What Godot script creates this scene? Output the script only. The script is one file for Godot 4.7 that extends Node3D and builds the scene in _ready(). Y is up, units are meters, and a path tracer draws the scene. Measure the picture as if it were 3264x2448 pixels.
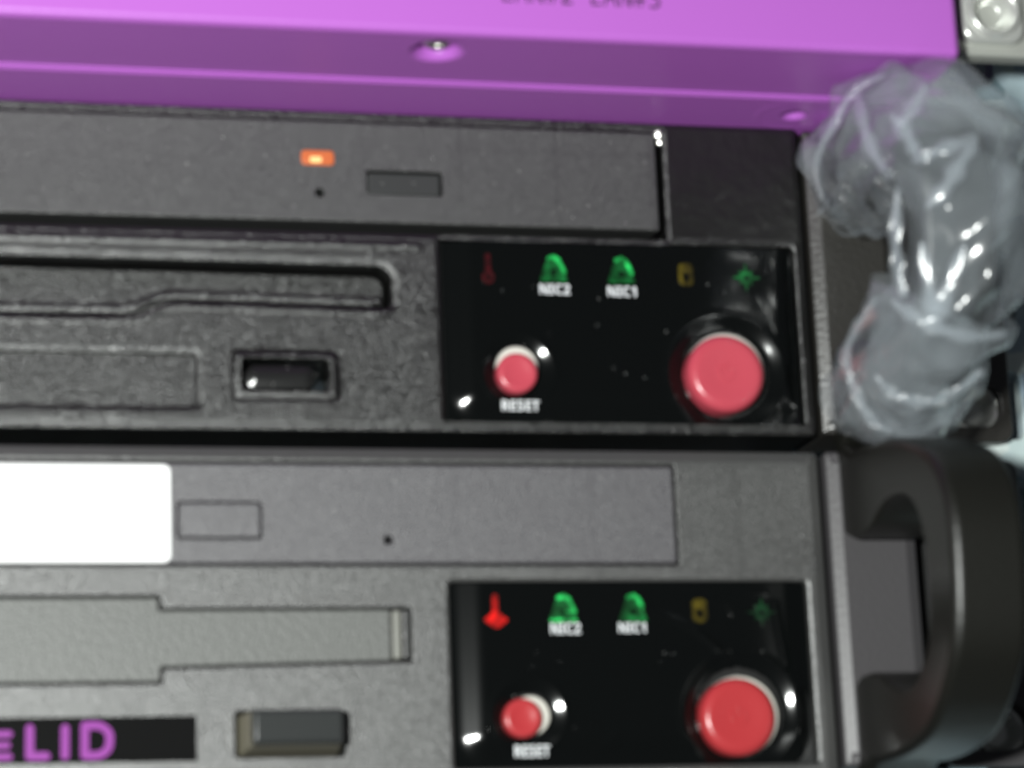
extends Node3D
# Two rack servers under a purple rack appliance, photographed close with a camera flash.
# All shapes are given in millimetres: x right, y up, z out of the rack towards the camera.

const MM := 0.001
var M := {}
var names := {}
var rng := RandomNumberGenerator.new()

# ------------------------------------------------------------------ materials
func noise_tex(kind: int, freq: float, size: int, sd: int, octaves := 3, ramp: Gradient = null) -> NoiseTexture2D:
	var n := FastNoiseLite.new()
	n.noise_type = kind
	n.frequency = freq
	n.seed = sd
	n.fractal_octaves = octaves
	if octaves == 1:
		n.fractal_type = FastNoiseLite.FRACTAL_NONE
	if kind == FastNoiseLite.TYPE_CELLULAR:
		n.cellular_return_type = FastNoiseLite.RETURN_CELL_VALUE if ramp else FastNoiseLite.RETURN_DISTANCE
	var t := NoiseTexture2D.new()
	t.width = size
	t.height = size
	t.seamless = true
	t.noise = n
	if ramp:
		t.color_ramp = ramp
	return t

func ramp_of(cols: Array) -> Gradient:
	var g := Gradient.new()
	var off := PackedFloat32Array()
	var cc := PackedColorArray()
	for i in cols.size():
		off.append(float(i) / (cols.size() - 1))
		cc.append(cols[i])
	g.offsets = off
	g.colors = cc
	return g

func lin(r: float, g: float, b: float) -> Color:
	return Color(r, g, b).linear_to_srgb()

func mat(albedo: Color, rough: float, spec := 0.5, metal := 0.0) -> StandardMaterial3D:
	var m := StandardMaterial3D.new()
	m.albedo_color = albedo
	m.roughness = rough
	m.metallic_specular = spec
	m.metallic = metal
	return m

func grain(m: StandardMaterial3D, tex: Texture2D, tile_mm: float, height_mm: float) -> StandardMaterial3D:
	m.uv1_triplanar = true
	m.uv1_scale = Vector3.ONE * (1000.0 / tile_mm)
	m.heightmap_enabled = true
	m.heightmap_texture = tex
	m.heightmap_scale = height_mm * 0.1
	return m

func lamp_mat(c: Color, energy: float, even := false) -> StandardMaterial3D:
	var m := mat(c, 0.3)
	if not even:
		m.uv1_triplanar = true
		m.uv1_scale = Vector3.ONE * 90.0
		m.albedo_texture = M.mottle
		m.emission_texture = M.mottle
		m.emission_operator = BaseMaterial3D.EMISSION_OP_MULTIPLY
	m.emission_enabled = true
	m.emission = c
	m.emission_energy_multiplier = energy
	return m

func make_materials() -> void:
	var fine := noise_tex(FastNoiseLite.TYPE_SIMPLEX_SMOOTH, 0.045, 1024, 3, 3)
	var leather := noise_tex(FastNoiseLite.TYPE_CELLULAR, 0.05, 1024, 9, 2)
	var speck := noise_tex(FastNoiseLite.TYPE_SIMPLEX_SMOOTH, 0.012, 1024, 21, 5)
	var tone := noise_tex(FastNoiseLite.TYPE_SIMPLEX_SMOOTH, 0.008, 512, 30, 5, ramp_of([Color(0.82, 0.82, 0.82), Color(1, 1, 1)]))
	M.mottle = noise_tex(FastNoiseLite.TYPE_SIMPLEX_SMOOTH, 0.02, 256, 40, 2, ramp_of([Color(0.35, 0.35, 0.35), Color(0.6, 0.6, 0.6), Color(1, 1, 1)]))
	# black moulded plastic of the upper server, dark grey of the lower one
	M.black = grain(mat(lin(0.008, 0.008, 0.0078), 0.28, 0.57), fine, 21.0, 0.115)
	M.black_gloss = mat(lin(0.010, 0.010, 0.010), 0.24, 0.57)
	M.black_smooth = grain(mat(lin(0.009, 0.009, 0.0085), 0.33), speck, 40.0, 0.10)
	M.grey = grain(mat(lin(0.050, 0.050, 0.049), 0.37, 0.72), fine, 19.0, 0.075)
	M.grey_ear = grain(mat(lin(0.058, 0.055, 0.058), 0.45), fine, 40.0, 0.03)
	M.black_ear = grain(mat(lin(0.022, 0.0205, 0.018), 0.38, 0.72), fine, 40.0, 0.05)
	M.drive_grey = grain(mat(lin(0.031, 0.0315, 0.031), 0.40, 0.62), fine, 13.0, 0.08)
	M.drive_grey_b = grain(mat(lin(0.074, 0.071, 0.077), 0.42, 0.64), fine, 18.0, 0.08)
	M.key_dark = mat(lin(0.030, 0.032, 0.031), 0.4)
	M.shutter = grain(mat(lin(0.115, 0.118, 0.112), 0.5), fine, 40.0, 0.08)
	M.tan = grain(mat(lin(0.19, 0.175, 0.13), 0.5), fine, 15.0, 0.03)
	M.clear_tab = mat(lin(0.20, 0.20, 0.18), 0.35)
	M.hole = mat(lin(0.006, 0.006, 0.006), 0.8)
	M.handle = grain(mat(lin(0.0075, 0.0075, 0.006), 0.40, 0.5), fine, 40.0, 0.03)
	M.film_black = mat(lin(0.0025, 0.003, 0.003), 0.12)
	M.white_print = mat(lin(0.72, 0.74, 0.76), 0.5)
	M.purple_print = mat(lin(0.27, 0.062, 0.30), 0.14)
	M.black_print = mat(lin(0.02, 0.01, 0.02), 0.5)
	M.tape = mat(lin(0.007, 0.007, 0.007), 0.10)
	M.paper = mat(lin(0.86, 0.86, 0.86), 0.6)
	M.red = grain(mat(lin(0.46, 0.060, 0.085), 0.27), fine, 30.0, 0.02)
	M.red_b = grain(mat(lin(0.40, 0.035, 0.040), 0.27), fine, 30.0, 0.02)
	M.collar = mat(lin(0.62, 0.60, 0.54), 0.4)
	M.purple = grain(mat(lin(0.395, 0.107, 0.485), 0.42), fine, 30.0, 0.015)
	M.steel = mat(lin(0.62, 0.61, 0.58), 0.22, 0.5, 1.0)
	M.zinc = mat(lin(0.38, 0.39, 0.36), 0.40, 0.5, 0.25)
	M.nut = mat(lin(0.66, 0.67, 0.64), 0.25, 0.5, 0.55)
	var spangle := noise_tex(FastNoiseLite.TYPE_CELLULAR, 0.035, 512, 12, 1, ramp_of([Color(0.52, 0.60, 0.64), Color(0.86, 0.90, 0.90), Color(0.64, 0.71, 0.77), Color(0.95, 0.96, 0.94)]))
	M.galv = mat(Color(0.92, 0.95, 0.95), 0.40, 0.5, 0.15)
	M.galv.albedo_texture = spangle
	grain(M.galv, speck, 60.0, 0.10)
	M.dust = mat(lin(0.8, 0.8, 0.78), 0.1)
	M.film = mat(Color(0.84, 0.88, 0.91, 0.075), 0.18)
	M.film.transparency = BaseMaterial3D.TRANSPARENCY_ALPHA
	M.film.cull_mode = BaseMaterial3D.CULL_DISABLED
	M.led_orange = lamp_mat(lin(0.45, 0.11, 0.035), 0.25, true)
	M.led_hot = lamp_mat(lin(0.8, 0.5, 0.2), 0.45, true)
	M.led_red_dim = lamp_mat(lin(0.07, 0.003, 0.006), 0.4)
	M.led_red = lamp_mat(lin(0.60, 0.006, 0.004), 0.9)
	M.led_green = lamp_mat(lin(0.006, 0.12, 0.026), 0.8)
	M.led_green_hot = lamp_mat(lin(0.02, 0.45, 0.09), 1.7)
	M.led_yellow = lamp_mat(lin(0.09, 0.068, 0.005), 0.35)
	M.led_green_dim = lamp_mat(lin(0.006, 0.055, 0.017), 0.3)

# ------------------------------------------------------------------ naming
func numbered(called: String) -> String:
	names[called] = names.get(called, -1) + 1
	return called if names[called] == 0 else "%s_%03d" % [called, names[called]]

func thing(called: String, label: String, category: String, group := "") -> Node3D:
	var o := Node3D.new()
	o.name = numbered(called)
	add_child(o)
	o.set_meta("label", label)
	o.set_meta("category", category)
	if group:
		o.set_meta("group", group)
	return o

func obj(called: String, st: SurfaceTool, m: Material, parent: Node3D, label := "") -> MeshInstance3D:
	var o := MeshInstance3D.new()
	o.name = called
	o.mesh = st.commit()
	o.material_override = m
	if label:
		o.set_meta("label", label)
	parent.add_child(o, true)
	return o

# ------------------------------------------------------------------ mesh helpers (mm in, metres out)
func mb() -> SurfaceTool:
	var st := SurfaceTool.new()
	st.begin(Mesh.PRIMITIVE_TRIANGLES)
	return st

func tri(st: SurfaceTool, a: Vector3, b: Vector3, c: Vector3, na: Vector3, nb: Vector3, nc: Vector3) -> void:
	var g := (b - a).cross(c - a)
	if g.length_squared() < 1e-12:
		return
	var flip := g.dot(na + nb + nc) > 0.0
	st.set_normal(na); st.add_vertex(a * MM)
	if flip:
		st.set_normal(nc); st.add_vertex(c * MM)
		st.set_normal(nb); st.add_vertex(b * MM)
	else:
		st.set_normal(nb); st.add_vertex(b * MM)
		st.set_normal(nc); st.add_vertex(c * MM)

func quad(st: SurfaceTool, a: Vector3, b: Vector3, c: Vector3, d: Vector3, na: Vector3, nb: Vector3, nc: Vector3, nd: Vector3) -> void:
	tri(st, a, b, c, na, nb, nc)
	tri(st, a, c, d, na, nc, nd)

func area(p: PackedVector2Array) -> float:
	var s := 0.0
	for i in p.size():
		s += p[i].cross(p[(i + 1) % p.size()])
	return s * 0.5

func oriented(p: PackedVector2Array, ccw: bool) -> PackedVector2Array:
	if (area(p) > 0.0) != ccw:
		var q := p.duplicate()
		q.reverse()
		return q
	return p

# outward (right-hand) miter offset of a loop by d
func miters(p: PackedVector2Array) -> PackedVector2Array:
	var out := PackedVector2Array()
	var n := p.size()
	for i in n:
		var e0 := (p[i] - p[(i + n - 1) % n]).normalized()
		var e1 := (p[(i + 1) % n] - p[i]).normalized()
		var n0 := Vector2(e0.y, -e0.x)
		var n1 := Vector2(e1.y, -e1.x)
		var m := (n0 + n1).normalized()
		var c := maxf(0.35, m.dot(n0))
		out.append(m / c)
	return out

# even-odd fill of loops by slabs: robust for any number of holes
func fill(st: SurfaceTool, loops: Array, z: float, xf: Transform3D, up := 1.0) -> void:
	var ys := []
	for p in loops:
		for v in p:
			ys.append(v.y)
	ys.sort()
	var nrm := (xf.basis * Vector3(0, 0, up)).normalized()
	for k in ys.size() - 1:
		var ya: float = ys[k]
		var yb: float = ys[k + 1]
		if yb - ya < 1e-5:
			continue
		var ym := (ya + yb) * 0.5
		var cuts := []
		for p in loops:
			var n: int = p.size()
			for i in n:
				var a: Vector2 = p[i]
				var b: Vector2 = p[(i + 1) % n]
				if (a.y <= ym) != (b.y <= ym):
					var f := (b.x - a.x) / (b.y - a.y)
					cuts.append([a.x + f * (ym - a.y), a.x + f * (ya - a.y), a.x + f * (yb - a.y)])
		cuts.sort_custom(func(u, w): return u[0] < w[0])
		for i in range(0, cuts.size() - 1, 2):
			quad(st, xf * Vector3(cuts[i][1], ya, z), xf * Vector3(cuts[i + 1][1], ya, z), xf * Vector3(cuts[i + 1][2], yb, z), xf * Vector3(cuts[i][2], yb, z), nrm, nrm, nrm, nrm)

# an extruded plate: front face at z_front with rounded edges, walls to z_back; loops: [points, is_hole, bevel]
func slab(st: SurfaceTool, loops: Array, z_front: float, z_back: float, bev := 0.2, nseg := 4, xf := Transform3D(), back := false) -> void:
	var front := []
	var backs := []
	for l in loops:
		var p: PackedVector2Array = oriented(l[0], not l[1])
		var b: float = l[2] if l.size() > 2 else bev
		var h: float = l[3] if l.size() > 3 else b   # depth of the rounding
		var m := miters(p)
		var n := p.size()
		var rings := []
		var steps := []   # [share of the inset left, depth, slope of the normal]
		if l.size() > 3:   # a flat chamfer with softened ends
			var sl := atan2(0.83 * h, 0.73 * b)
			steps = [[1.0, 0.0, 0.0], [0.85, 0.04 * h, sl], [0.12, 0.87 * h, sl], [0.0, h, 1.1], [0.0, h * 1.02, PI / 2]]
		else:
			for s in nseg + 1:
				var t := s * PI / 2.0 / nseg
				steps.append([1.0 - sin(t), b * (1.0 - cos(t)), t])
		for q in steps:
			var ring := []
			for i in n:
				var v: Vector2 = p[i] - m[i] * b * q[0]
				var o: Vector2 = m[i].normalized() * sin(q[2])
				ring.append([xf * Vector3(v.x, v.y, z_front - q[1]), (xf.basis * Vector3(o.x, o.y, cos(q[2]))).normalized()])
			rings.append(ring)
		var last := []
		for i in n:
			last.append([xf * Vector3(p[i].x, p[i].y, z_back), (xf.basis * Vector3(m[i].normalized().x, m[i].normalized().y, 0)).normalized()])
		rings.append(last)
		for s in rings.size() - 1:
			for i in n:
				var j := (i + 1) % n
				quad(st, rings[s][i][0], rings[s][j][0], rings[s + 1][j][0], rings[s + 1][i][0], rings[s][i][1], rings[s][j][1], rings[s + 1][j][1], rings[s + 1][i][1])
		var inset := PackedVector2Array()
		for i in n:
			inset.append(p[i] - m[i] * b)
		front.append(inset)
		backs.append(p)
	fill(st, front, z_front, xf)
	if back:
		fill(st, backs, z_back, xf, -1.0)

func rrect(x0: float, y0: float, x1: float, y1: float, r := 0.3, n := 4) -> PackedVector2Array:
	var p := PackedVector2Array()
	var c := [Vector2(x1 - r, y0 + r), Vector2(x1 - r, y1 - r), Vector2(x0 + r, y1 - r), Vector2(x0 + r, y0 + r)]
	for k in 4:
		for i in n + 1:
			var a := -PI / 2 + k * PI / 2 + i * PI / 2 / n
			p.append(c[k] + Vector2(cos(a), sin(a)) * r)
	return p

func circle(x: float, y: float, r: float, n := 40) -> PackedVector2Array:
	var p := PackedVector2Array()
	for i in n:
		p.append(Vector2(x, y) + Vector2(cos(TAU * i / n), sin(TAU * i / n)) * r)
	return p

func pts(a: Array) -> PackedVector2Array:
	var p := PackedVector2Array()
	for i in range(0, a.size(), 2):
		p.append(Vector2(a[i], a[i + 1]))
	return p

# closed Catmull-Rom through the points
func smooth_loop(p: PackedVector2Array, n := 5) -> PackedVector2Array:
	var out := PackedVector2Array()
	var k := p.size()
	for i in k:
		for s in n:
			out.append(p[i].cubic_interpolate(p[(i + 1) % k], p[(i + k - 1) % k], p[(i + 2) % k], float(s) / n))
	return out

func smooth_line(p: PackedVector2Array, n := 6) -> PackedVector2Array:
	var out := PackedVector2Array()
	var k := p.size()
	for i in k - 1:
		for s in n:
			out.append(p[i].cubic_interpolate(p[i + 1], p[maxi(i - 1, 0)], p[mini(i + 2, k - 1)], float(s) / n))
	out.append(p[k - 1])
	return out

# rounds the corners of a polygon
func round_corners(p: PackedVector2Array, r: float, n := 4) -> PackedVector2Array:
	var out := PackedVector2Array()
	var k := p.size()
	for i in k:
		var a := (p[(i + k - 1) % k] - p[i])
		var b := (p[(i + 1) % k] - p[i])
		var q := minf(r, minf(a.length(), b.length()) * 0.45)
		var s := p[i] + a.normalized() * q
		var e := p[i] + b.normalized() * q
		for j in n + 1:
			var t := float(j) / n
			out.append(s.lerp(p[i], t).lerp(p[i].lerp(e, t), t))
	return out

# surface of revolution about the local z axis; profile is [r, z] pairs
func lathe(st: SurfaceTool, profile: Array, xf: Transform3D, n := 40) -> void:
	var k := profile.size()
	var nr := []
	for i in k:
		var a: Vector2 = profile[maxi(i - 1, 0)]
		var b: Vector2 = profile[mini(i + 1, k - 1)]
		var d := (b - a).normalized()
		nr.append(Vector2(-d.y, d.x))
	for i in k - 1:
		for j in n:
			var c0 := Vector2(cos(TAU * j / n), sin(TAU * j / n))
			var c1 := Vector2(cos(TAU * (j + 1) / n), sin(TAU * (j + 1) / n))
			var vs := []
			var ns := []
			for q in [[i, c0], [i, c1], [i + 1, c1], [i + 1, c0]]:
				var pr: Vector2 = profile[q[0]]
				var pn: Vector2 = nr[q[0]]
				vs.append(xf * Vector3(q[1].x * pr.x, q[1].y * pr.x, pr.y))
				ns.append((xf.basis * Vector3(q[1].x * pn.x, q[1].y * pn.x, pn.y)).normalized())
			quad(st, vs[0], vs[1], vs[2], vs[3], ns[0], ns[1], ns[2], ns[3])

# a strip of the given half width along a line
func band(line: Array, w: float) -> PackedVector2Array:
	var up := PackedVector2Array()
	var low := PackedVector2Array()
	for i in line.size():
		var d: Vector2 = (line[mini(i + 1, line.size() - 1)] - line[maxi(i - 1, 0)]).normalized()
		up.append(line[i] + Vector2(-d.y, d.x) * w)
		low.append(line[i] - Vector2(-d.y, d.x) * w)
	up.reverse()
	low.append_array(up)
	return low

# a round bead along a line of 3D points
func bead(st: SurfaceTool, line: Array, r: float, n := 10) -> void:
	var rings := []
	for i in line.size():
		var d: Vector3 = (line[mini(i + 1, line.size() - 1)] - line[maxi(i - 1, 0)]).normalized()
		var u := d.cross(Vector3(0, 0, 1)).normalized()
		var w := u.cross(d).normalized()
		var ring := []
		for j in n:
			var o := u * cos(TAU * j / n) + w * sin(TAU * j / n)
			ring.append([line[i] + o * r, o])
		rings.append(ring)
	for i in rings.size() - 1:
		for j in n:
			var k := (j + 1) % n
			quad(st, rings[i][j][0], rings[i][k][0], rings[i + 1][k][0], rings[i + 1][j][0], rings[i][j][1], rings[i][k][1], rings[i + 1][k][1], rings[i + 1][j][1])
	for e in [0, rings.size() - 1]:
		var c := Vector3()
		for q in rings[e]:
			c += q[0] / n
		var nn: Vector3 = (line[1] - line[0]).normalized() * (-1.0 if e == 0 else 1.0)
		for j in n:
			tri(st, c, rings[e][j][0], rings[e][(j + 1) % n][0], nn, nn, nn)

# strokes of constant width as flat polygons (lettering, pictograms)
func stroke(p: Array, w: float, round_ends := true) -> Array:
	var q := pts(p)
	for i in q.size():
		q[i] *= 100.0
	var out := []
	for poly in Geometry2D.offset_polyline(q, w * 50.0, Geometry2D.JOIN_ROUND, Geometry2D.END_ROUND if round_ends else Geometry2D.END_BUTT):
		var o := PackedVector2Array()
		for v in poly:
			o.append(v / 100.0)
		out.append(o)
	return out

func print_slab(st: SurfaceTool, polys: Array, z: float, thick := 0.04) -> void:
	var loops := []
	for p in polys:
		loops.append([p, Geometry2D.is_polygon_clockwise(p) == Geometry2D.is_polygon_clockwise(circle(0, 0, 1)) and false])
	fill(st, polys, z, Transform3D())
	for p in polys:
		var n: int = p.size()
		for i in n:
			var a: Vector2 = p[i]
			var b: Vector2 = p[(i + 1) % n]
			var e := (b - a).normalized()
			var nn := Vector3(e.y, -e.x, 0)
			quad(st, Vector3(a.x, a.y, z), Vector3(b.x, b.y, z), Vector3(b.x, b.y, z - thick), Vector3(a.x, a.y, z - thick), nn, nn, nn, nn)

func lettering(text: String, font: String, x0: float, y0: float, x1: float, y1: float, z: float, m: Material, parent: Node3D, weight := 700) -> void:
	var f := SystemFont.new()
	f.font_names = PackedStringArray([font])
	f.font_weight = weight
	var t := TextMesh.new()
	t.text = text
	t.font = f
	t.font_size = 64
	t.pixel_size = 0.01
	t.depth = 0.01
	var bb := t.get_aabb()
	var sx := (x1 - x0) * MM / bb.size.x
	var sy := (y1 - y0) * MM / bb.size.y
	var xf := Transform3D(Basis.from_scale(Vector3(sx, sy, 0.00003 / 0.01)), Vector3.ZERO)
	xf.origin = Vector3(x0 * MM - bb.position.x * sx, y0 * MM - bb.position.y * sy, z * MM - (bb.position.z + bb.size.z) * 0.003)
	var st := SurfaceTool.new()
	st.begin(Mesh.PRIMITIVE_TRIANGLES)
	for s in t.get_surface_count():
		st.append_from(t, s, xf)
	obj("lettering", st, m, parent)

# ------------------------------------------------------------------ parts of the servers
const FAR := -150.0    # the servers go on to the left, out of the picture

func push_button(parent: Node3D, c: Vector2, r: float, cap: Vector2, top: float, m: Material, ring_r: float, mark := false) -> void:
	var b := Node3D.new()
	b.name = "power_button" if mark else "reset_button"
	parent.add_child(b, true)
	var st := mb()
	lathe(st, [Vector2(0.01, top - 1.5), Vector2(ring_r - 0.3, top - 1.5), Vector2(ring_r, top - 1.8), Vector2(ring_r, -4.0)], Transform3D(Basis(), Vector3(c.x, c.y, 0)))
	obj("collar", st, M.collar, b)
	st = mb()
	var pr := []
	var e := r * 0.24
	pr.append_array([Vector2(0.01, top - 0.22), Vector2(r * 0.25, top - 0.21), Vector2(r * 0.45, top - 0.15), Vector2(r * 0.62, top - 0.04)])
	for i in 8:
		var t := i * PI / 2 / 7
		pr.append(Vector2(r - e + e * sin(t), top - e * (1 - cos(t))))
	pr.append(Vector2(r, -3.5))
	lathe(st, pr, Transform3D(Basis(), Vector3(cap.x, cap.y, 0)), 56)
	obj("cap", st, m, b)
	if mark:
		st = mb()
		var arc := []
		for i in 15:
			var a := deg_to_rad(125 + 290.0 * i / 14)
			arc.append_array([cap.x + cos(a) * r * 0.19, cap.y + sin(a) * r * 0.19])
		var polys := stroke(arc, 0.3)
		polys.append_array(stroke([cap.x, cap.y + r * 0.05, cap.x, cap.y + r * 0.25], 0.3))
		print_slab(st, polys, top - 0.02, 0.3)
		obj("power_mark", st, m, b)

# the glossy membrane: flat in the middle, bent down along its edges and into a dish round each button
func membrane(parent: Node3D, x0: float, y0: float, x1: float, y1: float, dishes: Array, creases: Array, drop: float) -> void:
	var nx := 190
	var ny := 98
	var hz := []
	for j in ny + 1:
		var row := PackedFloat32Array()
		for i in nx + 1:
			var p := Vector2(lerpf(x0, x1, float(i) / nx), lerpf(y0, y1, float(j) / ny))
			var ex := minf(p.x - x0, (x1 - p.x) * 1.6)
			var ey := p.y - y0
			var w := 4.2
			var d := w - Vector2(maxf(0, w - ex), maxf(0, w - ey)).length()
			var t := clampf(d / w, 0, 1)
			var h := 0.15 + drop * (t * t * (3 - 2 * t) - 1.0)
			for q in dishes:   # centre, hole radius, outer radius, depth
				var r := p.distance_to(q[0])
				var s := clampf((r - q[1]) / (q[2] - q[1]), 0, 1)
				h += q[3] * (s * s * (3 - 2 * s) - 1.0)
				h += 0.09 * exp(-pow((r - q[2]) / 0.35, 2))
			for c in creases:
				var line: PackedVector2Array = c[0]
				var best := 99.0
				for k in line.size() - 1:
					best = minf(best, p.distance_to(Geometry2D.get_closest_point_to_segment(p, line[k], line[k + 1])))
				h += c[1] * exp(-pow(best / c[2], 2))
			row.append(h)
		hz.append(row)
	var st := mb()
	var at := func(i: int, j: int) -> Vector3: return Vector3(lerpf(x0, x1, float(i) / nx), lerpf(y0, y1, float(j) / ny), hz[j][i])
	var nm := func(i: int, j: int) -> Vector3:
		var a: Vector3 = at.call(mini(i + 1, nx), j) - at.call(maxi(i - 1, 0), j)
		var b: Vector3 = at.call(i, mini(j + 1, ny)) - at.call(i, maxi(j - 1, 0))
		return a.cross(b).normalized()
	var vv := []
	for j in ny + 1:
		for i in nx + 1:
			vv.append([at.call(i, j), nm.call(i, j)])
	for j in ny:
		for i in nx:
			var a = vv[j * (nx + 1) + i]
			var b = vv[j * (nx + 1) + i + 1]
			var c = vv[(j + 1) * (nx + 1) + i + 1]
			var d = vv[(j + 1) * (nx + 1) + i]
			var mid: Vector3 = (a[0] + c[0]) * 0.5
			var inside := false
			for q in dishes:
				inside = inside or Vector2(mid.x, mid.y).distance_to(q[0]) < q[1]
			if not inside:
				quad(st, a[0], b[0], c[0], d[0], a[1], b[1], c[1], d[1])
	obj("membrane", st, M.film_black, parent)

func handle(parent: Node3D, dy: float) -> void:
	var outer := smooth_loop(pts([-3.0, -9.4, 4.0, -9.3, 10.5, -9.7, 17.0, -10.6, 23.5, -12.3, 30.0, -15.1, 33.8, -18.6, 35.8, -23.4, 36.1, -28.4, 35.2, -35.6, 33.4, -40.3, 30.2, -43.9, 26.8, -46.7, 22.0, -49.1, 13.0, -50.3, 4.0, -50.2, -3.0, -50.0]), 4)
	var inner := smooth_loop(pts([-3.0, -20.8, 3.0, -20.9, 6.5, -20.9, 9.8, -20.4, 12.6, -19.2, 16.0, -18.4, 20.0, -18.6, 23.3, -19.8, 25.7, -22.0, 27.1, -25.4, 27.7, -30.6, 27.3, -34.6, 25.7, -37.9, 23.6, -40.3, 21.2, -41.9, 17.7, -42.4, 14.9, -42.0, 11.6, -40.8, 8.8, -39.5, 5.9, -38.8, 2.0, -38.7, -3.0, -38.7]), 4)
	# local x -> out of the rack, local y -> up, local z -> towards the left
	var xf := Transform3D(Basis(Vector3(0, 0, 1), Vector3(0, 1, 0), Vector3(-1, 0, 0)), Vector3(48.8, dy, 0))
	var st := mb()
	slab(st, [[outer, false, 1.3], [inner, true, 0.6]], 4.8, 0.0, 1.0, 5, xf)
	var xb := Transform3D(Basis(Vector3(0, 0, 1), Vector3(0, 1, 0), Vector3(1, 0, 0)), Vector3(48.8, dy, 0))
	slab(st, [[outer, false, 1.3], [inner, true, 0.6]], 4.8, 0.0, 1.0, 5, xb)
	obj("handle", st, M.handle, parent)

func ear(parent: Node3D, y0: float, y1: float, m: Material) -> void:
	var st := mb()
	slab(st, [[rrect(42.2, y0, 54.0, y1, 0.5), false, 1.7, 0.72]], 0.0, -12.0, 1.7, 6)
	obj("ear_block", st, m, parent)
	st = mb()
	var slot := rrect(60.2, y0 + 2.2, 69.6, y0 + 8.4, 2.6, 6)
	var slot_b := rrect(60.2, y1 - 8.4, 69.6, y1 - 2.2, 2.6, 6)
	slab(st, [[rrect(57.6, y0, 71.2, y1, 1.8), false, 0.35], [slot, true, 0.3], [slot_b, true, 0.3]], -4.6, -7.1, 0.3, 3)
	obj("mounting_flange", st, M.black_ear if m == M.black_ear else M.grey_ear, parent)
	st = mb()
	slab(st, [[rrect(46.0, y0 + 0.2, 59.0, y1 - 0.2, 0.3), false, 0.1]], -6.2, -7.1, 0.1, 2)
	obj("ear_bracket", st, M.hole, parent)

func drive(parent: Node3D, x1: float, y0: float, y1: float, z: float, m: Material, key: PackedVector2Array, key_m: Material, key_z: float, pin: Vector2) -> Node3D:
	var d := Node3D.new()
	d.name = "disc_drive"
	parent.add_child(d, true)
	var st := mb()
	var gap := 0.22
	var kh := PackedVector2Array()
	var mi := miters(oriented(key, true))
	var ko := oriented(key, true)
	for i in ko.size():
		kh.append(ko[i] + mi[i] * gap)
	slab(st, [[rrect(-108.0, y0, x1, y1, 0.35), false, 0.35], [kh, true, 0.12], [circle(pin.x, pin.y, 0.62, 18), true, 0.1]], z, z - 9.0, 0.3, 4)
	obj("drive_bezel", st, m, d)
	st = mb()
	slab(st, [[key, false, 0.25]], key_z, z - 6.0, 0.25, 4)
	obj("eject_button", st, key_m, d)
	return d

func pictograms(p: Node3D, dx: float, dy: float, z: float, red: Material, lit: Array) -> void:
	# thermometer
	var st := mb()
	print_slab(st, stroke([dx - 2.65, dy + 17.2, dx - 2.65, dy + 14.8], 0.75), z)
	print_slab(st, [circle(dx - 2.65, dy + 14.3, 0.85, 20), circle(dx - 2.6, dy + 14.25, 0.32, 12)], z + 0.01)
	if red == M.led_red:   # the lit one glows through a wider window
		print_slab(st, [round_corners(pts([dx - 4.3, dy + 14.3, dx - 3.1, dy + 15.2, dx - 2.65, dy + 16.3, dx - 2.2, dy + 15.2, dx - 0.95, dy + 14.3, dx - 1.9, dy + 13.5, dx - 2.65, dy + 13.15, dx - 3.5, dy + 13.7]), 0.4)], z + 0.02)
	obj("thermometer_light", st, red, p)
	# two network pictograms
	for k in 2:
		var x: float = dx + [6.15, 15.35][k]
		var n := Node3D.new()
		n.name = "network_light"
		p.add_child(n, true)
		st = mb()
		print_slab(st, [round_corners(pts([x - 1.9, dy + 13.95, x + 1.95, dy + 13.95, x + 1.25, dy + 15.9, x + 0.85, dy + 17.0, x - 0.75, dy + 17.0, x - 1.2, dy + 15.9]), 0.3), rrect(x - 0.3, dy + 14.8, x + 0.35, dy + 15.6, 0.15)], z)
		obj("light_base", st, M.led_green, n)
		st = mb()
		print_slab(st, stroke([x - 0.55, dy + 17.1, x + 0.15, dy + 17.35, x + 0.7, dy + 17.0, x + 1.05, dy + 16.3, x + 1.45, dy + 15.3], 0.55), z + 0.012)
		if lit[k]:
			print_slab(st, stroke([x - 1.55, dy + 14.2, x + 1.6, dy + 14.2], 0.3), z + 0.02)
			print_slab(st, stroke([x + 0.5, dy + 15.3, x + 1.3, dy + 15.2], 0.4), z + 0.02)
		obj("light_arc", st, M.led_green_hot, n)
	# storage cylinder
	st = mb()
	print_slab(st, [round_corners(pts([dx + 23.25, dy + 13.8, dx + 25.25, dy + 13.8, dx + 25.25, dy + 16.9, dx + 23.25, dy + 16.9]), 0.8), rrect(dx + 23.85, dy + 14.4, dx + 24.65, dy + 15.6, 0.15)], z)
	obj("storage_light", st, M.led_yellow, p)
	# eight-pointed power star
	st = mb()
	var star := PackedVector2Array()
	for i in 16:
		var r: float = [2.0, 0.75, 1.35, 0.75][i % 4]
		star.append(Vector2(dx + 32.6, dy + 15.1) + Vector2(cos(TAU * i / 16), sin(TAU * i / 16)) * r)
	print_slab(st, [star, circle(dx + 32.6, dy + 15.1, 0.35, 12)], z)
	obj("power_light", st, M.led_green_dim if red == M.led_red else M.led_green, p)

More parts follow.
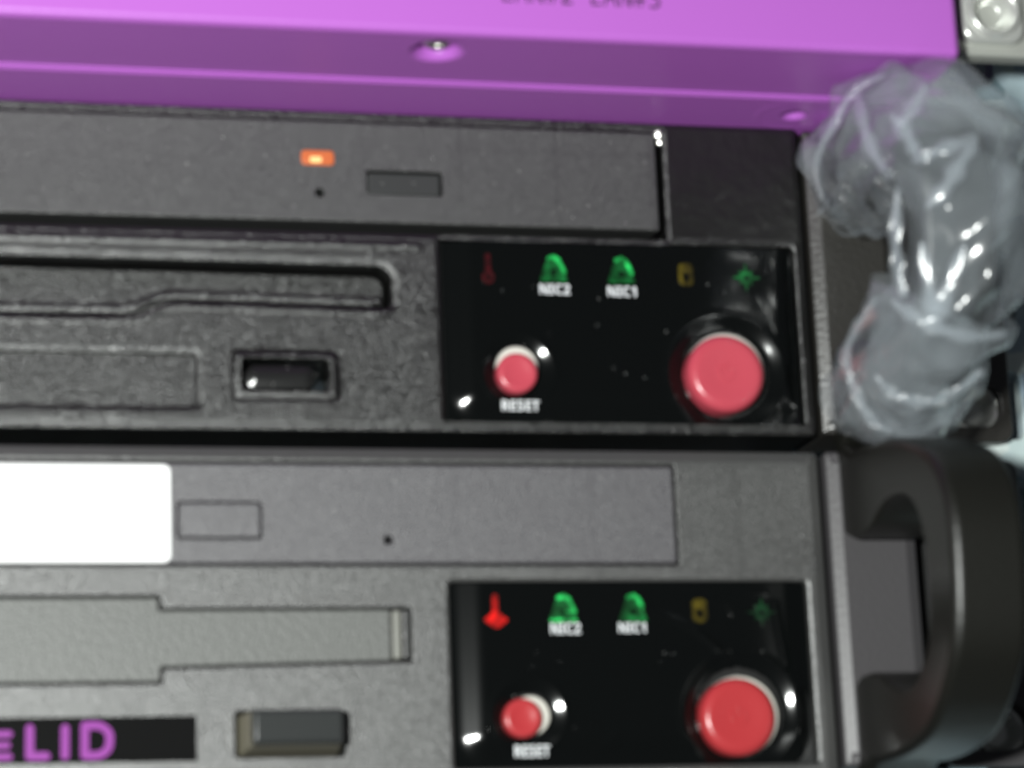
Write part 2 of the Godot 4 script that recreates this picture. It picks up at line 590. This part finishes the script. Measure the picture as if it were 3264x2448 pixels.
# ------------------------------------------------------------------ the upper, black server
func upper_server() -> void:
	var t := thing("rack_server", "black rack server with deep floppy slot and orange drive light under purple box", "server", "rack servers")
	var slot := round_corners(pts([-110, 16.2, -16.6, 15.6, -15.4, 14.4, -15.4, 9.7, -42.8, 10.15, -48.4, 8.2, -110, 7.95]), 1.6, 5)
	var st := mb()
	slab(st, [
		[rrect(FAR, -6.4, 41.2, 36.6, 0.6), false, 1.3, 0.34],
		[rrect(-108.6, 20.0, 22.1, 35.7, 0.4), true, 0.6, 0.16],
		[slot, true, 1.0, 0.26],
		[rrect(-100.0, -3.5, -40.7, 3.4, 0.5), true, 0.8, 0.2],
		[rrect(-36.2, -2.5, -22.4, 4.0, 0.8), true, 0.3, 0.15],
		[rrect(-9.1, -5.6, 39.7, 19.6, 0.5), true, 0.42, 0.2],
	], 0.0, -14.0, 0.8, 4)
	obj("front_bezel", st, M.black, t)
	# smooth panel right of the disc drive
	st = mb()
	slab(st, [[rrect(22.6, 20.5, 40.4, 35.9, 0.3), false, 0.1]], 0.06, -0.5, 0.1, 2)
	obj("smooth_panel", st, M.black_smooth, t)
	st = mb()
	slab(st, [[rrect(FAR, -6.2, 41.0, 36.4, 0.6), false]], -14.0, -140.0, 0.3, 2)
	obj("chassis", st, M.galv, t)
	# floppy drive: surround, slot, flap
	var fd := Node3D.new()
	fd.name = "floppy_drive"
	t.add_child(fd, true)
	st = mb()
	slab(st, [[rrect(-111.0, 17.55, -11.2, 19.1, 0.3), false, 0.7, 0.19]], 0.19, -0.1)
	obj("slot_brow", st, M.black, fd)
	st = mb()
	var lip := []
	for v in smooth_line(pts([-110, 7.4, -80, 7.4, -60, 7.45, -51.0, 7.5, -48.4, 7.65, -46.6, 8.2, -44.8, 9.1, -42.8, 9.5, -39.0, 9.5, -30, 9.4, -15.6, 9.1]), 5):
		lip.append(v)
	slab(st, [[band(lip, 0.6), false, 0.45, 0.13]], 0.16, -0.1)
	obj("slot_lip", st, M.black, fd)
	st = mb()
	slab(st, [[round_corners(pts([-110, 15.9, -17.0, 15.3, -15.8, 14.2, -15.8, 10.2, -43.0, 10.6, -48.6, 8.6, -110, 8.35]), 1.2, 4), false, 0.6]], -3.2, -6.0, 0.6, 4)
	obj("slot_flap", st, M.black, fd)
	st = mb()
	lip = []
	for v in smooth_line(pts([-110, 9.5, -80, 9.5, -60, 9.55, -52.0, 9.6, -49.2, 9.75, -47.4, 10.35, -45.6, 11.2, -43.6, 11.6, -40.0, 11.6, -30, 11.45, -16.6, 11.2]), 5):
		lip.append(v)
	slab(st, [[band(lip, 0.6), false, 0.45, 0.13]], -1.5, -4.0)
	obj("flap_edge", st, M.black, fd)
	st = mb()
	slab(st, [[rrect(-36.1, -2.4, -22.5, 3.9, 0.8), false, 0.9, 0.26], [rrect(-35.1, -1.4, -23.8, 3.1, 0.9), true, 0.2, 0.1]], 0.15, -5.0, 0.4, 4)
	obj("button_surround", st, M.black, fd)
	st = mb()
	slab(st, [[rrect(-34.5, -1.0, -25.6, 2.1, 1.3), false, 1.15, 0.34]], -0.3, -6.0, 1.5, 6)
	obj("eject_button", st, M.black_gloss, fd)
	# shallow name-plate recess
	st = mb()
	slab(st, [[rrect(-99.8, -3.4, -40.8, 3.3, 0.4), false, 0.05]], -0.45, -3.0, 0.05, 2)
	obj("name_plate_recess", st, M.black, t)
	# disc drive
	var d := drive(t, 21.0, 21.3, 35.1, 0.35, M.drive_grey, rrect(-18.2, 25.4, -8.6, 28.3, 0.2), M.key_dark, -0.1, Vector2(-24.6, 25.2))
	st = mb()
	slab(st, [[rrect(-27.0, 28.9, -22.6, 31.0, 0.6), false, 0.35]], 0.62, 0.0, 0.35, 4)
	obj("drive_light", st, M.led_orange, d)
	st = mb()
	print_slab(st, [rrect(-25.9, 29.2, -24.3, 30.0, 0.35)], 0.66)
	obj("drive_light_die", st, M.led_hot, d)
	st = mb()
	var tilt := Basis(Vector3(0.936, -0.098, 0.338).normalized().cross(Vector3(-0.32, -0.27, 0.91).normalized()).normalized(), Vector3(0.936, -0.098, 0.338).normalized(), Vector3(-0.32, -0.27, 0.91).normalized()).orthonormalized()
	for dot in [[21.3, 34.7, 0.62], [21.45, 33.6, 0.42]]:   # two small domed metal tabs, turned down and to the left
		var prof := []
		for i in 7:
			var an := 0.30 * i / 6.0
			prof.append(Vector2(maxf(0.005, sin(an) / sin(0.30) * dot[2]), (cos(an) - 1.0) / sin(0.30) * dot[2]))
		prof.append(Vector2(dot[2], -2.0))
		lathe(st, prof, Transform3D(tilt, Vector3(dot[0], dot[1], 0.7)), 20)
	obj("retaining_clip", st, M.steel, d)
	# control panel
	var p := Node3D.new()
	p.name = "control_panel"
	t.add_child(p, true)
	st = mb()
	slab(st, [[rrect(-9.0, -5.5, 39.6, 19.5, 0.5), false, 0.05]], -1.4, -5.0, 0.05, 2)
	obj("panel_base", st, M.hole, p)
	membrane(p, -8.7, -5.3, 39.3, 19.3, [[Vector2(0.9, 1.9), 3.0, 4.9, 0.49], [Vector2(29.1, 1.9), 5.9, 8.2, 0.70]],
		[[smooth_line(pts([34.5, 12.6, 35.8, 10.2, 36.6, 7.6, 37.1, 4.2])), 0.03, 0.5], [pts([33.6, 16.2, 36.0, 15.0]), 0.02, 0.4], [pts([26.4, 17.6, 27.3, 16.9]), 0.02, 0.3]], 1.0)
	pictograms(p, 0.0, 0.0, 0.2, M.led_red_dim, [false, false])
	lettering("NIC2", "Droid Sans", 4.2, 12.2, 8.3, 13.6, 0.2, M.white_print, p)
	lettering("NIC1", "Droid Sans", 13.4, 12.1, 17.3, 13.5, 0.2, M.white_print, p)
	lettering("RESET", "Droid Sans", -1.5, -3.6, 3.5, -2.2, 0.2, M.white_print, p)
	push_button(t, Vector2(0.8, 2.3), 2.7, Vector2(0.5, 1.2), 1.6, M.red, 2.85)
	push_button(t, Vector2(29.0, 2.0), 5.25, Vector2(28.6, 1.5), 2.2, M.red, 5.3, true)
	ear(t, -6.0, 36.5, M.black_ear)
	handle(t, 43.9)

# ------------------------------------------------------------------ the lower, grey server
func lower_server() -> void:
	var t := thing("rack_server", "dark grey rack server with white sticker, purple lettering and a bare black handle", "server", "rack servers")
	var step := pts([-108, -38.4, -45.3, -38.4, -45.3, -36.6, -14.2, -36.0, -14.2, -29.2, -45.5, -29.2, -45.5, -27.6, -108, -27.6])
	var st := mb()
	slab(st, [
		[rrect(FAR, -52.6, 41.0, -8.7, 0.7), false, 1.5, 0.4],
		[rrect(-108.4, -23.85, 21.25, -10.55, 0.3), true, 0.2],
		[round_corners(step, 0.35, 3), true, 0.3],
		[rrect(-36.4, -47.6, -22.9, -42.0, 0.4), true, 0.3],
		[rrect(-9.3, -49.6, 38.4, -25.9, 0.6), true, 0.42, 0.2],
	], 0.0, -14.0, 0.8, 4)
	obj("front_bezel", st, M.grey, t)
	st = mb()
	slab(st, [[rrect(FAR, -52.4, 40.8, -8.9, 0.6), false]], -14.0, -140.0, 0.3, 2)
	obj("chassis", st, M.galv, t)
	# floppy drive: stepped shutter, end tab, eject button
	var fd := Node3D.new()
	fd.name = "floppy_drive"
	t.add_child(fd, true)
	st = mb()
	slab(st, [[round_corners(pts([-107.8, -38.15, -45.55, -38.15, -45.55, -36.35, -16.8, -35.8, -16.8, -29.4, -45.75, -29.4, -45.75, -27.85, -107.8, -27.85]), 0.3, 3), false, 0.2]], -0.35, -4.0, 0.2, 3)
	obj("slot_shutter", st, M.shutter, fd)
	st = mb()
	slab(st, [[rrect(-16.6, -35.7, -15.5, -29.5, 0.3), false, 0.3]], 0.1, -4.0, 0.3, 3)
	obj("shutter_tab", st, M.clear_tab, fd)
	st = mb()
	slab(st, [[rrect(-15.3, -35.6, -14.5, -29.4, 0.3), false, 0.3]], -0.2, -4.0, 0.3, 3)
	obj("shutter_tab", st, M.grey, fd)
	# the eject button: tan sides that taper to a glossy dark face
	var eb := Node3D.new()
	eb.name = "eject_button"
	fd.add_child(eb, true)
	st = mb()
	var a := rrect(-36.2, -47.4, -23.2, -42.2, 0.5)
	var b := rrect(-35.0, -46.6, -23.7, -42.35, 0.5)
	for i in a.size():
		var j := (i + 1) % a.size()
		var p0 := Vector3(a[i].x, a[i].y, -3.0)
		var p1 := Vector3(a[j].x, a[j].y, -3.0)
		var p2 := Vector3(b[j].x, b[j].y, 4.0)
		var p3 := Vector3(b[i].x, b[i].y, 4.0)
		var nn := (p1 - p0).cross(p3 - p0)
		nn = nn.normalized()
		quad(st, p0, p1, p2, p3, nn, nn, nn, nn)
	obj("button_sides", st, M.tan, eb)
	st = mb()
	slab(st, [[rrect(-35.0, -46.6, -23.7, -42.35, 0.5), false, 0.7]], 4.9, 3.5, 0.7, 6)
	obj("button_face", st, M.film_black.duplicate(), eb)
	eb.get_child(1).material_override = M.key_gloss
	# disc drive and the white sticker on it
	var d := drive(t, 20.95, -23.6, -10.8, 0.05, M.drive_grey_b, rrect(-43.2, -20.3, -33.0, -15.95, 0.25), M.drive_grey_b, 0.2, Vector2(-16.8, -20.6))
	st = mb()
	slab(st, [[rrect(-90.0, -23.5, -44.2, -11.1, 0.9, 6), false, 0.05]], 0.2, 0.0, 0.05, 2)
	obj("paper_sticker", st, M.paper, d, "blank white sticker")
	# name tape with raised purple letters
	var tape := Node3D.new()
	tape.name = "name_tape"
	tape.set_meta("label", "black tape strip with purple letters")
	t.add_child(tape, true)
	st = mb()
	slab(st, [[rrect(-100.0, -48.0, -41.2, -42.45, 0.15), false, 0.05]], 0.12, -0.05, 0.05, 2)
	obj("tape_strip", st, M.tape, tape)
	st = mb()
	var w := 1.0
	var polys := stroke([-63.7, -44.4, -65.9, -44.4, -65.9, -47.1, -63.7, -47.1], w * 0.85)
	print_slab(st, polys, 0.17)
	print_slab(st, stroke([-65.9, -45.75, -63.9, -45.75], w * 0.8), 0.175)
	obj("letter", st, M.purple_print, tape)
	st = mb()
	print_slab(st, stroke([-61.25, -43.75, -61.25, -47.1, -59.3, -47.1], w), 0.17)
	obj("letter", st, M.purple_print, tape)
	st = mb()
	print_slab(st, stroke([-57.05, -43.8, -57.05, -47.1], w), 0.17)
	obj("letter", st, M.purple_print, tape)
	st = mb()
	var bowl := smooth_line(pts([-54.7, -43.5, -52.9, -43.55, -51.85, -44.4, -51.75, -45.4, -51.95, -46.3, -52.9, -47.05, -54.7, -47.1]), 4)
	var flat := []
	for v in bowl:
		flat.append_array([v.x, v.y])
	flat.append_array([-54.7, -43.5, -53.6, -43.5])
	print_slab(st, stroke(flat, w), 0.17)
	obj("letter", st, M.purple_print, tape)
	# control panel
	var p := Node3D.new()
	p.name = "control_panel"
	t.add_child(p, true)
	st = mb()
	slab(st, [[rrect(-9.2, -49.5, 38.3, -26.0, 0.5), false, 0.05]], -1.4, -5.0, 0.05, 2)
	obj("panel_base", st, M.hole, p)
	membrane(p, -9.0, -49.35, 38.0, -26.1, [[Vector2(0.5, -42.9), 2.9, 4.8, 0.42], [Vector2(28.2, -42.9), 5.8, 8.0, 0.61]],
		[[smooth_line(pts([16.4, -29.7, 19.0, -30.4, 21.6, -31.6, 23.6, -32.9, 25.4, -34.4, 27.2, -36.2])), 0.20, 0.45], [smooth_line(pts([33.6, -28.8, 34.0, -32.5, 34.6, -36.5, 35.6, -40.5, 35.9, -45.0])), 0.04, 0.45], [smooth_line(pts([24.8, -29.0, 26.2, -28.7, 27.0, -30.2])), 0.07, 0.6], [pts([22.0, -26.9, 32.5, -27.5]), 0.06, 0.3], [pts([9.5, -47.5, 12.0, -45.6]), 0.06, 0.7]], 0.88)
	pictograms(p, -0.75, -45.15, 0.2, M.led_red, [true, false])
	lettering("NIC2", "Droid Sans", 3.7, -32.7, 7.6, -31.3, 0.2, M.white_print, p)
	lettering("NIC1", "Droid Sans", 12.6, -32.6, 16.2, -31.3, 0.2, M.white_print, p)
	lettering("RESET", "Droid Sans", -1.6, -48.2, 2.9, -46.7, 0.2, M.white_print, p)
	push_button(t, Vector2(0.75, -42.95), 2.5, Vector2(-0.6, -43.4), 1.5, M.red_b, 2.55)
	push_button(t, Vector2(28.2, -43.35), 5.0, Vector2(27.6, -43.6), 1.6, M.red_b, 5.15, true)
	ear(t, -50.0, -8.5, M.grey_ear)
	handle(t, 0.0)

# ------------------------------------------------------------------ the purple box above
func purple_box() -> void:
	var t := thing("purple_appliance", "purple painted rack box with black port lettering and a recessed underside screw", "network box")
	var st := mb()
	slab(st, [[rrect(-200.0, 37.2, 54.4, 81.0, 0.8), false, 0.9]], 27.0, 25.6, 0.9, 6)
	obj("front_panel", st, M.purple, t)
	# the underside: local x -> right, local y -> out of the rack, local z -> down
	var xf := Transform3D(Basis(Vector3(1, 0, 0), Vector3(0, 0, 1), Vector3(0, -1, 0)), Vector3(0, 0, 0))
	st = mb()
	slab(st, [[rrect(-200.0, 10.2, 54.4, 25.6, 0.05, 1), false, 0.02], [circle(-12.6, 21.0, 3.6, 48), true, 0.02]], -37.2, -40.0, 0.02, 2, xf)
	lathe(st, [Vector2(3.6, -37.2), Vector2(3.3, -37.28), Vector2(3.0, -37.55), Vector2(2.7, -37.95), Vector2(2.45, -38.2), Vector2(2.4, -39.4)], xf * Transform3D(Basis(), Vector3(-12.6, 21.0, 0)), 48)
	obj("cover", st, M.purple, t)
	st = mb()
	slab(st, [[rrect(-200.0, -120.0, 54.4, 11.0, 0.4), false, 0.7, 0.33], [circle(39.4, 4.6, 2.0, 40), true, 0.02]], -36.75, -40.0, 0.5, 4, xf)
	lathe(st, [Vector2(2.0, -36.75), Vector2(1.7, -36.8), Vector2(1.4, -37.1), Vector2(1.0, -37.6), Vector2(0.6, -37.9), Vector2(0.01, -38.0)], xf * Transform3D(Basis(), Vector3(39.4, 4.6, 0)), 40)
	lathe(st, [Vector2(5.6, -36.76), Vector2(5.2, -36.70), Vector2(4.8, -36.70), Vector2(4.4, -36.76)], xf * Transform3D(Basis(), Vector3(39.4, 4.6, 0)), 48)
	obj("bottom_plate", st, M.purple, t)
	st = mb()
	slab(st, [[rrect(-200.0, 39.9, 54.3, 80.8, 0.5), false, 0.2]], 25.7, -120.0, 0.2, 2)
	obj("housing", st, M.purple, t)
	var s := Node3D.new()
	s.name = "screw"
	t.add_child(s, true)
	st = mb()
	lathe(st, [Vector2(0.6, -38.1), Vector2(0.9, -37.85), Vector2(1.4, -37.95), Vector2(1.9, -38.3), Vector2(2.1, -38.8), Vector2(2.1, -39.6)], xf * Transform3D(Basis(), Vector3(-12.6, 21.0, 0)), 32)
	obj("screw_head", st, M.steel, s)
	st = mb()
	lathe(st, [Vector2(0.01, -38.7), Vector2(0.55, -38.5), Vector2(0.62, -38.0)], xf * Transform3D(Basis(), Vector3(-12.6, 21.0, 0)), 6)
	obj("screw_socket", st, M.steel, s)
	lettering("LAN#2", "Droid Sans Mono", -5.4, 41.75, 3.5, 44.6, 27.03, M.black_print, t)
	lettering("LAN#3", "Droid Sans Mono", 5.9, 41.75, 14.8, 44.6, 27.03, M.black_print, t)
	# zinc mounting bracket that carries it on the rail
	st = mb()
	slab(st, [[rrect(54.6, 40.3, 84.0, 81.0, 1.2), false, 0.5]], 20.0, 17.5, 0.5, 3, Transform3D(), true)
	slab(st, [[rrect(81.5, 40.5, 83.8, 80.8, 0.3), false, 0.2]], 17.5, -7.15, 0.2, 2)
	obj("mounting_bracket", st, M.zinc, t)

# ------------------------------------------------------------------ the rack
func rack() -> void:
	var t := thing("rack_rail", "galvanised steel rack rail with square holes behind the server ears", "rack rail")
	var loops := [[rrect(52.0, -140.0, 100.0, 140.0, 0.6), false, 0.6]]
	for k in range(-5, 7):
		var hy := -4.9 + k * 15.875 + (4.5 if k >= 3 else 0.0)
		loops.append([rrect(64.4, hy, 73.9, hy + 9.5, 1.0), true, 0.4])
	var st := mb()
	slab(st, loops, -7.2, -9.6, 0.4, 3)
	obj("rail_face", st, M.galv, t)
	st = mb()
	slab(st, [[rrect(98.0, -140.0, 100.0, 140.0, 0.3), false]], -9.6, -90.0, 0.2, 2)
	slab(st, [[rrect(52.0, -140.0, 54.0, 140.0, 0.3), false]], -9.6, -60.0, 0.2, 2)
	obj("rail_flange", st, M.galv, t)
	# cage nut by the purple box
	cage_nut(Vector3(61.8, 45.8, 20.4), "shiny cage nut at the top, beside the purple box corner")
	cage_nut(Vector3(66.6, -0.9, -7.9), "cage nut showing through the slot of the black ear")
	cage_nut(Vector3(66.2, -45.2, -7.9), "cage nut showing through the slot of the grey ear")

func cage_nut(at: Vector3, label: String) -> void:
	var t := thing("cage_nut", label, "nut", "cage nuts in the rail")
	var st := mb()
	slab(st, [[rrect(at.x - 4.4, at.y - 4.1, at.x + 4.4, at.y + 5.0, 2.0, 6), false, 0.7], [circle(at.x, at.y, 3.2, 36), true, 0.3]], at.z + 1.2, at.z - 0.45, 0.7, 4)
	obj("cage", st, M.nut, t)
	st = mb()
	lathe(st, [Vector2(3.7, at.z + 0.9), Vector2(3.6, at.z + 1.7), Vector2(3.3, at.z + 2.0), Vector2(2.9, at.z + 1.9), Vector2(2.6, at.z + 1.3), Vector2(2.3, at.z + 1.0), Vector2(2.4, at.z + 0.7), Vector2(2.0, at.z + 0.4), Vector2(2.1, at.z + 0.1), Vector2(1.7, at.z - 0.2), Vector2(1.6, at.z - 0.4), Vector2(0.01, at.z - 0.45)], Transform3D(Basis(), Vector3(at.x, at.y, 0)), 36)
	obj("nut", st, M.nut, t)

# ------------------------------------------------------------------ crumpled plastic film round the upper handle
func plastic_wrap() -> void:
	var t := thing("plastic_wrap", "crumpled clear plastic film wrapped round the upper server handle", "plastic film")
	var core := [Vector3(48.8, 29.5, 0.5), Vector3(48.6, 29.2, 9.0), Vector3(48.0, 27.8, 18.0), Vector3(48.6, 23.5, 26.5), Vector3(49.2, 16.0, 31.5), Vector3(49.2, 8.0, 30.5), Vector3(48.8, 1.5, 25.5), Vector3(48.2, -2.0, 17.0), Vector3(48.4, -1.8, 8.0), Vector3(48.6, -0.6, 0.5)]
	var rad := [7.2, 9.0, 10.8, 12.4, 11.6, 9.6, 9.6, 9.6, 8.8, 7.0]
	# lengths of film that overlap: inner wrap, outer wrap, a hood above and a cup below
	for part in [[0.0, 9.0, 0.90, 31, 180], [0.2, 8.8, 0.74, 44, 150], [0.0, 3.7, 0.90, 52, 80], [5.5, 9.0, 0.90, 67, 80]]:
		var ridge := FastNoiseLite.new()
		ridge.seed = part[3]
		ridge.noise_type = FastNoiseLite.TYPE_SIMPLEX_SMOOTH
		ridge.fractal_type = FastNoiseLite.FRACTAL_NONE
		ridge.frequency = 0.031
		var nu: int = part[4]
		var nv := 96
		var rings := []
		for i in nu + 1:
			var f: float = minf(lerpf(part[0], part[1], float(i) / nu), core.size() - 1.001)
			var k := int(f)
			var g := f - k
			var k0: Vector3 = core[maxi(k - 1, 0)]
			var k3: Vector3 = core[mini(k + 2, core.size() - 1)]
			var c: Vector3 = core[k].cubic_interpolate(core[k + 1], k0, k3, g)
			var d: Vector3 = (core[k].cubic_interpolate(core[k + 1], k0, k3, g + 0.02) - c).normalized()
			var side := Vector3(1, 0, 0)
			var out := side.cross(d).normalized()
			var r: float = lerpf(rad[k], rad[k + 1], smoothstep(0.0, 1.0, g)) * part[2]
			var ring := []
			for j in nv + 1:
				var an := TAU * (j % nv) / nv
				var dir := side * cos(an) + out * sin(an)
				var v: Vector3 = c + dir * r
				var e := 0.0
				for oct in 3:   # sharp folds where the noise changes sign, smooth panes between them
					var sc: float = [1.0, 1.9, 3.4][oct]
					e += (0.42 - absf(ridge.get_noise_3dv(v * sc + Vector3(oct * 90, 0, 0))) * 1.7) * [3.8, 2.0, 0.45][oct]
				v += dir * e + d * ridge.get_noise_3dv(v * 0.8 + Vector3(70, 0, 0)) * 3.5
				v.z = maxf(v.z, 0.3)
				v.x = maxf(v.x, 39.6 + 0.4 * sin(v.y))
				if v.z < 27.6:
					v.y = minf(v.y, 36.5)
				ring.append(v)
			rings.append(ring)
		var st := SurfaceTool.new()
		st.begin(Mesh.PRIMITIVE_TRIANGLES)
		st.set_smooth_group(0)
		for i in nu:
			for j in nv:
				for q in [[i, j], [i, j + 1], [i + 1, j + 1], [i, j], [i + 1, j + 1], [i + 1, j]]:
					st.add_vertex(rings[q[0]][q[1]] * MM)
		st.generate_normals()
		obj("film_layer", st, M.film, t)
	# folds that stand out of the film: narrow pleats, the film lying double and fourfold in them
	for line in [
		[ Vector3(39.8, 32.5, 26.6), Vector3(38.5, 26.8, 31.3), Vector3(38.7, 22.4, 32.9), Vector3(39.9, 17.5, 35.4) ],
		[ Vector3(38.8, 21.4, 13.8), Vector3(36.4, 24.9, 19.1), Vector3(37.1, 28.2, 24.6), Vector3(39.8, 32.5, 26.6), Vector3(42.7, 33.3, 29.7) ],
		[ Vector3(42.0, 18.9, 37.9), Vector3(44.3, 19.7, 39.4), Vector3(47.5, 20.8, 40.2), Vector3(50.3, 22.0, 39.8) ],
		[ Vector3(49.8, 21.2, 40.2), Vector3(46.9, 17.6, 41.1), Vector3(45.0, 14.7, 40.4), Vector3(43.0, 12.7, 38.9) ],
		[ Vector3(42.4, 8.7, 37.8), Vector3(43.2, 3.7, 37.0), Vector3(44.4, -0.2, 35.6), Vector3(45.5, 3.3, 38.3), Vector3(47.1, 7.7, 40.1) ],
		[ Vector3(40.1, 2.7, 32.5), Vector3(41.9, 0.5, 34.1), Vector3(44.5, -1.3, 35.1), Vector3(48.7, -2.5, 35.4), Vector3(54.3, -1.8, 34.3) ],
		[ Vector3(39.0, 3.8, 29.9), Vector3(38.0, 1.4, 24.9), Vector3(37.7, -1.5, 21.5), Vector3(38.9, -6.1, 21.0), Vector3(41.0, -9.4, 20.5), Vector3(43.5, -11.0, 20.6) ],
		[ Vector3(39.9, -5.0, 25.6), Vector3(41.8, -7.3, 26.0), Vector3(45.1, -8.8, 27.1), Vector3(48.1, -8.4, 29.3), Vector3(51.5, -6.0, 32.5) ],
		[ Vector3(40.4, 15.9, 36.4), Vector3(40.2, 10.4, 34.9), Vector3(40.4, 5.9, 34.5), Vector3(41.1, 2.6, 34.2) ],
		[ Vector3(41.0, 25.9, 35.1), Vector3(42.1, 23.1, 36.7), Vector3(42.5, 19.7, 38.2) ],
		[ Vector3(45.7, 30.0, 35.6), Vector3(43.1, 26.1, 36.5), Vector3(41.3, 24.4, 35.8) ],
	]:
		var st := SurfaceTool.new()
		st.begin(Mesh.PRIMITIVE_TRIANGLES)
		st.set_smooth_group(0)
		var path := []
		for i in line.size() - 1:
			for q in 7:
				path.append(line[i].cubic_interpolate(line[i + 1], line[maxi(i - 1, 0)], line[mini(i + 2, line.size() - 1)], q / 7.0))
		path.append(line[line.size() - 1])
		for sheet in 2:
			var rows := []
			for i in path.size():
				var p: Vector3 = path[i]
				var near: Vector3 = core[0]
				for k in core.size() - 1:
					var c := Geometry3D.get_closest_point_to_segment(p, core[k], core[k + 1])
					if c.distance_to(p) < near.distance_to(p):
						near = c
				var up := (p - near).normalized()
				var along: Vector3 = (path[mini(i + 1, path.size() - 1)] - path[maxi(i - 1, 0)]).normalized()
				var across := along.cross(up).normalized()
				var taper := sqrt(sin(PI * (0.04 + 0.92 * i / (path.size() - 1.0))))
				var row := []
				for j in 15:
					var an := TAU * j / 14
					var wob := 1.0 + 0.25 * sin(i * 0.9 + line[0].x)
					row.append(p + across * cos(an) * (1.15 - 0.55 * sheet) * taper * wob + up * (sin(an) * (0.5 - 0.22 * sheet) * taper - 0.3))
				rows.append(row)
			for i in rows.size() - 1:
				for j in 14:
					for q in [[i, j], [i, j + 1], [i + 1, j + 1], [i, j], [i + 1, j + 1], [i + 1, j]]:
						st.add_vertex(rows[q[0]][q[1]] * MM)
		st.generate_normals()
		obj("film_fold", st, M.film, t)
	# a loose end of the film that comes down on the ear left of the handle
	var flap := SurfaceTool.new()
	flap.begin(Mesh.PRIMITIVE_TRIANGLES)
	flap.set_smooth_group(0)
	var corners := [Vector3(43.3, 24.3, 0.5), Vector3(54.2, 22.9, 0.5), Vector3(55.0, 28.0, 15.0), Vector3(46.5, 29.5, 14.5)]
	var patch := func(u: float, v: float) -> Vector3:
		var p: Vector3 = (corners[0].lerp(corners[1], u)).lerp(corners[3].lerp(corners[2], u), v)
		return p + Vector3(-0.6, -1.0, 1.2) * sin(PI * u) * sin(PI * v) + Vector3(0, 0.5, 0.6) * sin(9.0 * u + 2.0 * v) * v
	for i in 16:
		for j in 16:
			for q in [[0, 0], [1, 0], [1, 1], [0, 0], [1, 1], [0, 1]]:
				flap.add_vertex(patch.call((i + q[0]) / 16.0, (j + q[1]) / 16.0) * MM)
	flap.generate_normals()
	obj("film_flap", flap, M.film, t)
	var edge := []
	for i in 14:
		edge.append(patch.call(0.0, i / 13.0) + Vector3(0, 0, 0.15))
	var es := mb()
	bead(es, edge, 0.28, 8)
	obj("flap_edge", es, M.film, t)

func dust_specks() -> void:
	rng.seed = 4
	var s := SphereMesh.new()
	s.radius = 0.00009
	s.height = 0.00018
	s.radial_segments = 8
	s.rings = 4
	var mm := MultiMesh.new()
	mm.transform_format = MultiMesh.TRANSFORM_3D
	mm.mesh = s
	var at := []
	for i in 34:   # on the two glossy panels
		at.append(Vector3(rng.randf_range(-5, 35), [rng.randf_range(0, 15), rng.randf_range(-45, -30)][i % 2], 0.17))
	for i in 170:   # on the grainy plastics
		at.append(Vector3(rng.randf_range(-64, [20, 20, -10][i % 3]), [rng.randf_range(22, 34.6), rng.randf_range(-23, -12), rng.randf_range(-6, 7)][i % 3], [0.38, 0.08, 0.03][i % 3]))
	mm.instance_count = at.size()
	for i in at.size():
		var k := rng.randf_range(0.25, 0.75) if i < 34 else rng.randf_range(0.35, 0.85)
		mm.set_instance_transform(i, Transform3D(Basis.from_scale(Vector3.ONE * k), at[i] * MM))
	var o := MultiMeshInstance3D.new()
	o.name = "dust_specks"
	o.multimesh = mm
	o.material_override = M.dust
	o.set_meta("kind", "stuff")
	o.set_meta("label", "fine pale dust specks on the panels and drive fronts")
	add_child(o)

# ------------------------------------------------------------------ the scene
func _ready() -> void:
	var cam := Camera3D.new()
	cam.name = "camera"
	cam.fov = 16.9084
	cam.near = 0.02
	cam.far = 5.0
	cam.transform = Transform3D(Basis(Vector3(0.976342, -0.039427, 0.212606), Vector3(-0.014566, 0.96901, 0.246592), Vector3(-0.215739, -0.243855, 0.945511)), Vector3(-0.072273, -0.081691, 0.316746))
	var at := CameraAttributesPhysical.new()
	at.frustum_focal_length = 80.74
	at.frustum_focus_distance = 0.45
	at.exposure_aperture = 23.0
	at.frustum_near = 0.02
	at.frustum_far = 5.0
	cam.attributes = at
	add_child(cam)
	cam.current = true
	var env := Environment.new()
	env.background_mode = Environment.BG_COLOR
	env.background_color = lin(0.035, 0.037, 0.04)
	env.tonemap_mode = Environment.TONE_MAPPER_LINEAR
	env.tonemap_exposure = 1.0
	env.sdfgi_enabled = true
	env.ssao_enabled = true
	env.ssil_enabled = true
	var we := WorldEnvironment.new()
	we.name = "environment"
	we.environment = env
	add_child(we)
	# the camera's flash, left of and a little above its lens
	var flash := OmniLight3D.new()
	flash.name = "camera_flash"
	flash.position = Vector3(-0.130, -0.058, 0.318)
	flash.light_color = Color(0.985, 1.0, 0.985)
	flash.light_energy = 0.2
	flash.light_size = 0.01
	flash.omni_range = 3.0
	flash.omni_attenuation = 2.0
	flash.shadow_enabled = true
	add_child(flash)
	make_materials()
	M.key_gloss = mat(lin(0.030, 0.032, 0.032), 0.2)
	rack()
	purple_box()
	upper_server()
	lower_server()
	plastic_wrap()
	dust_specks()
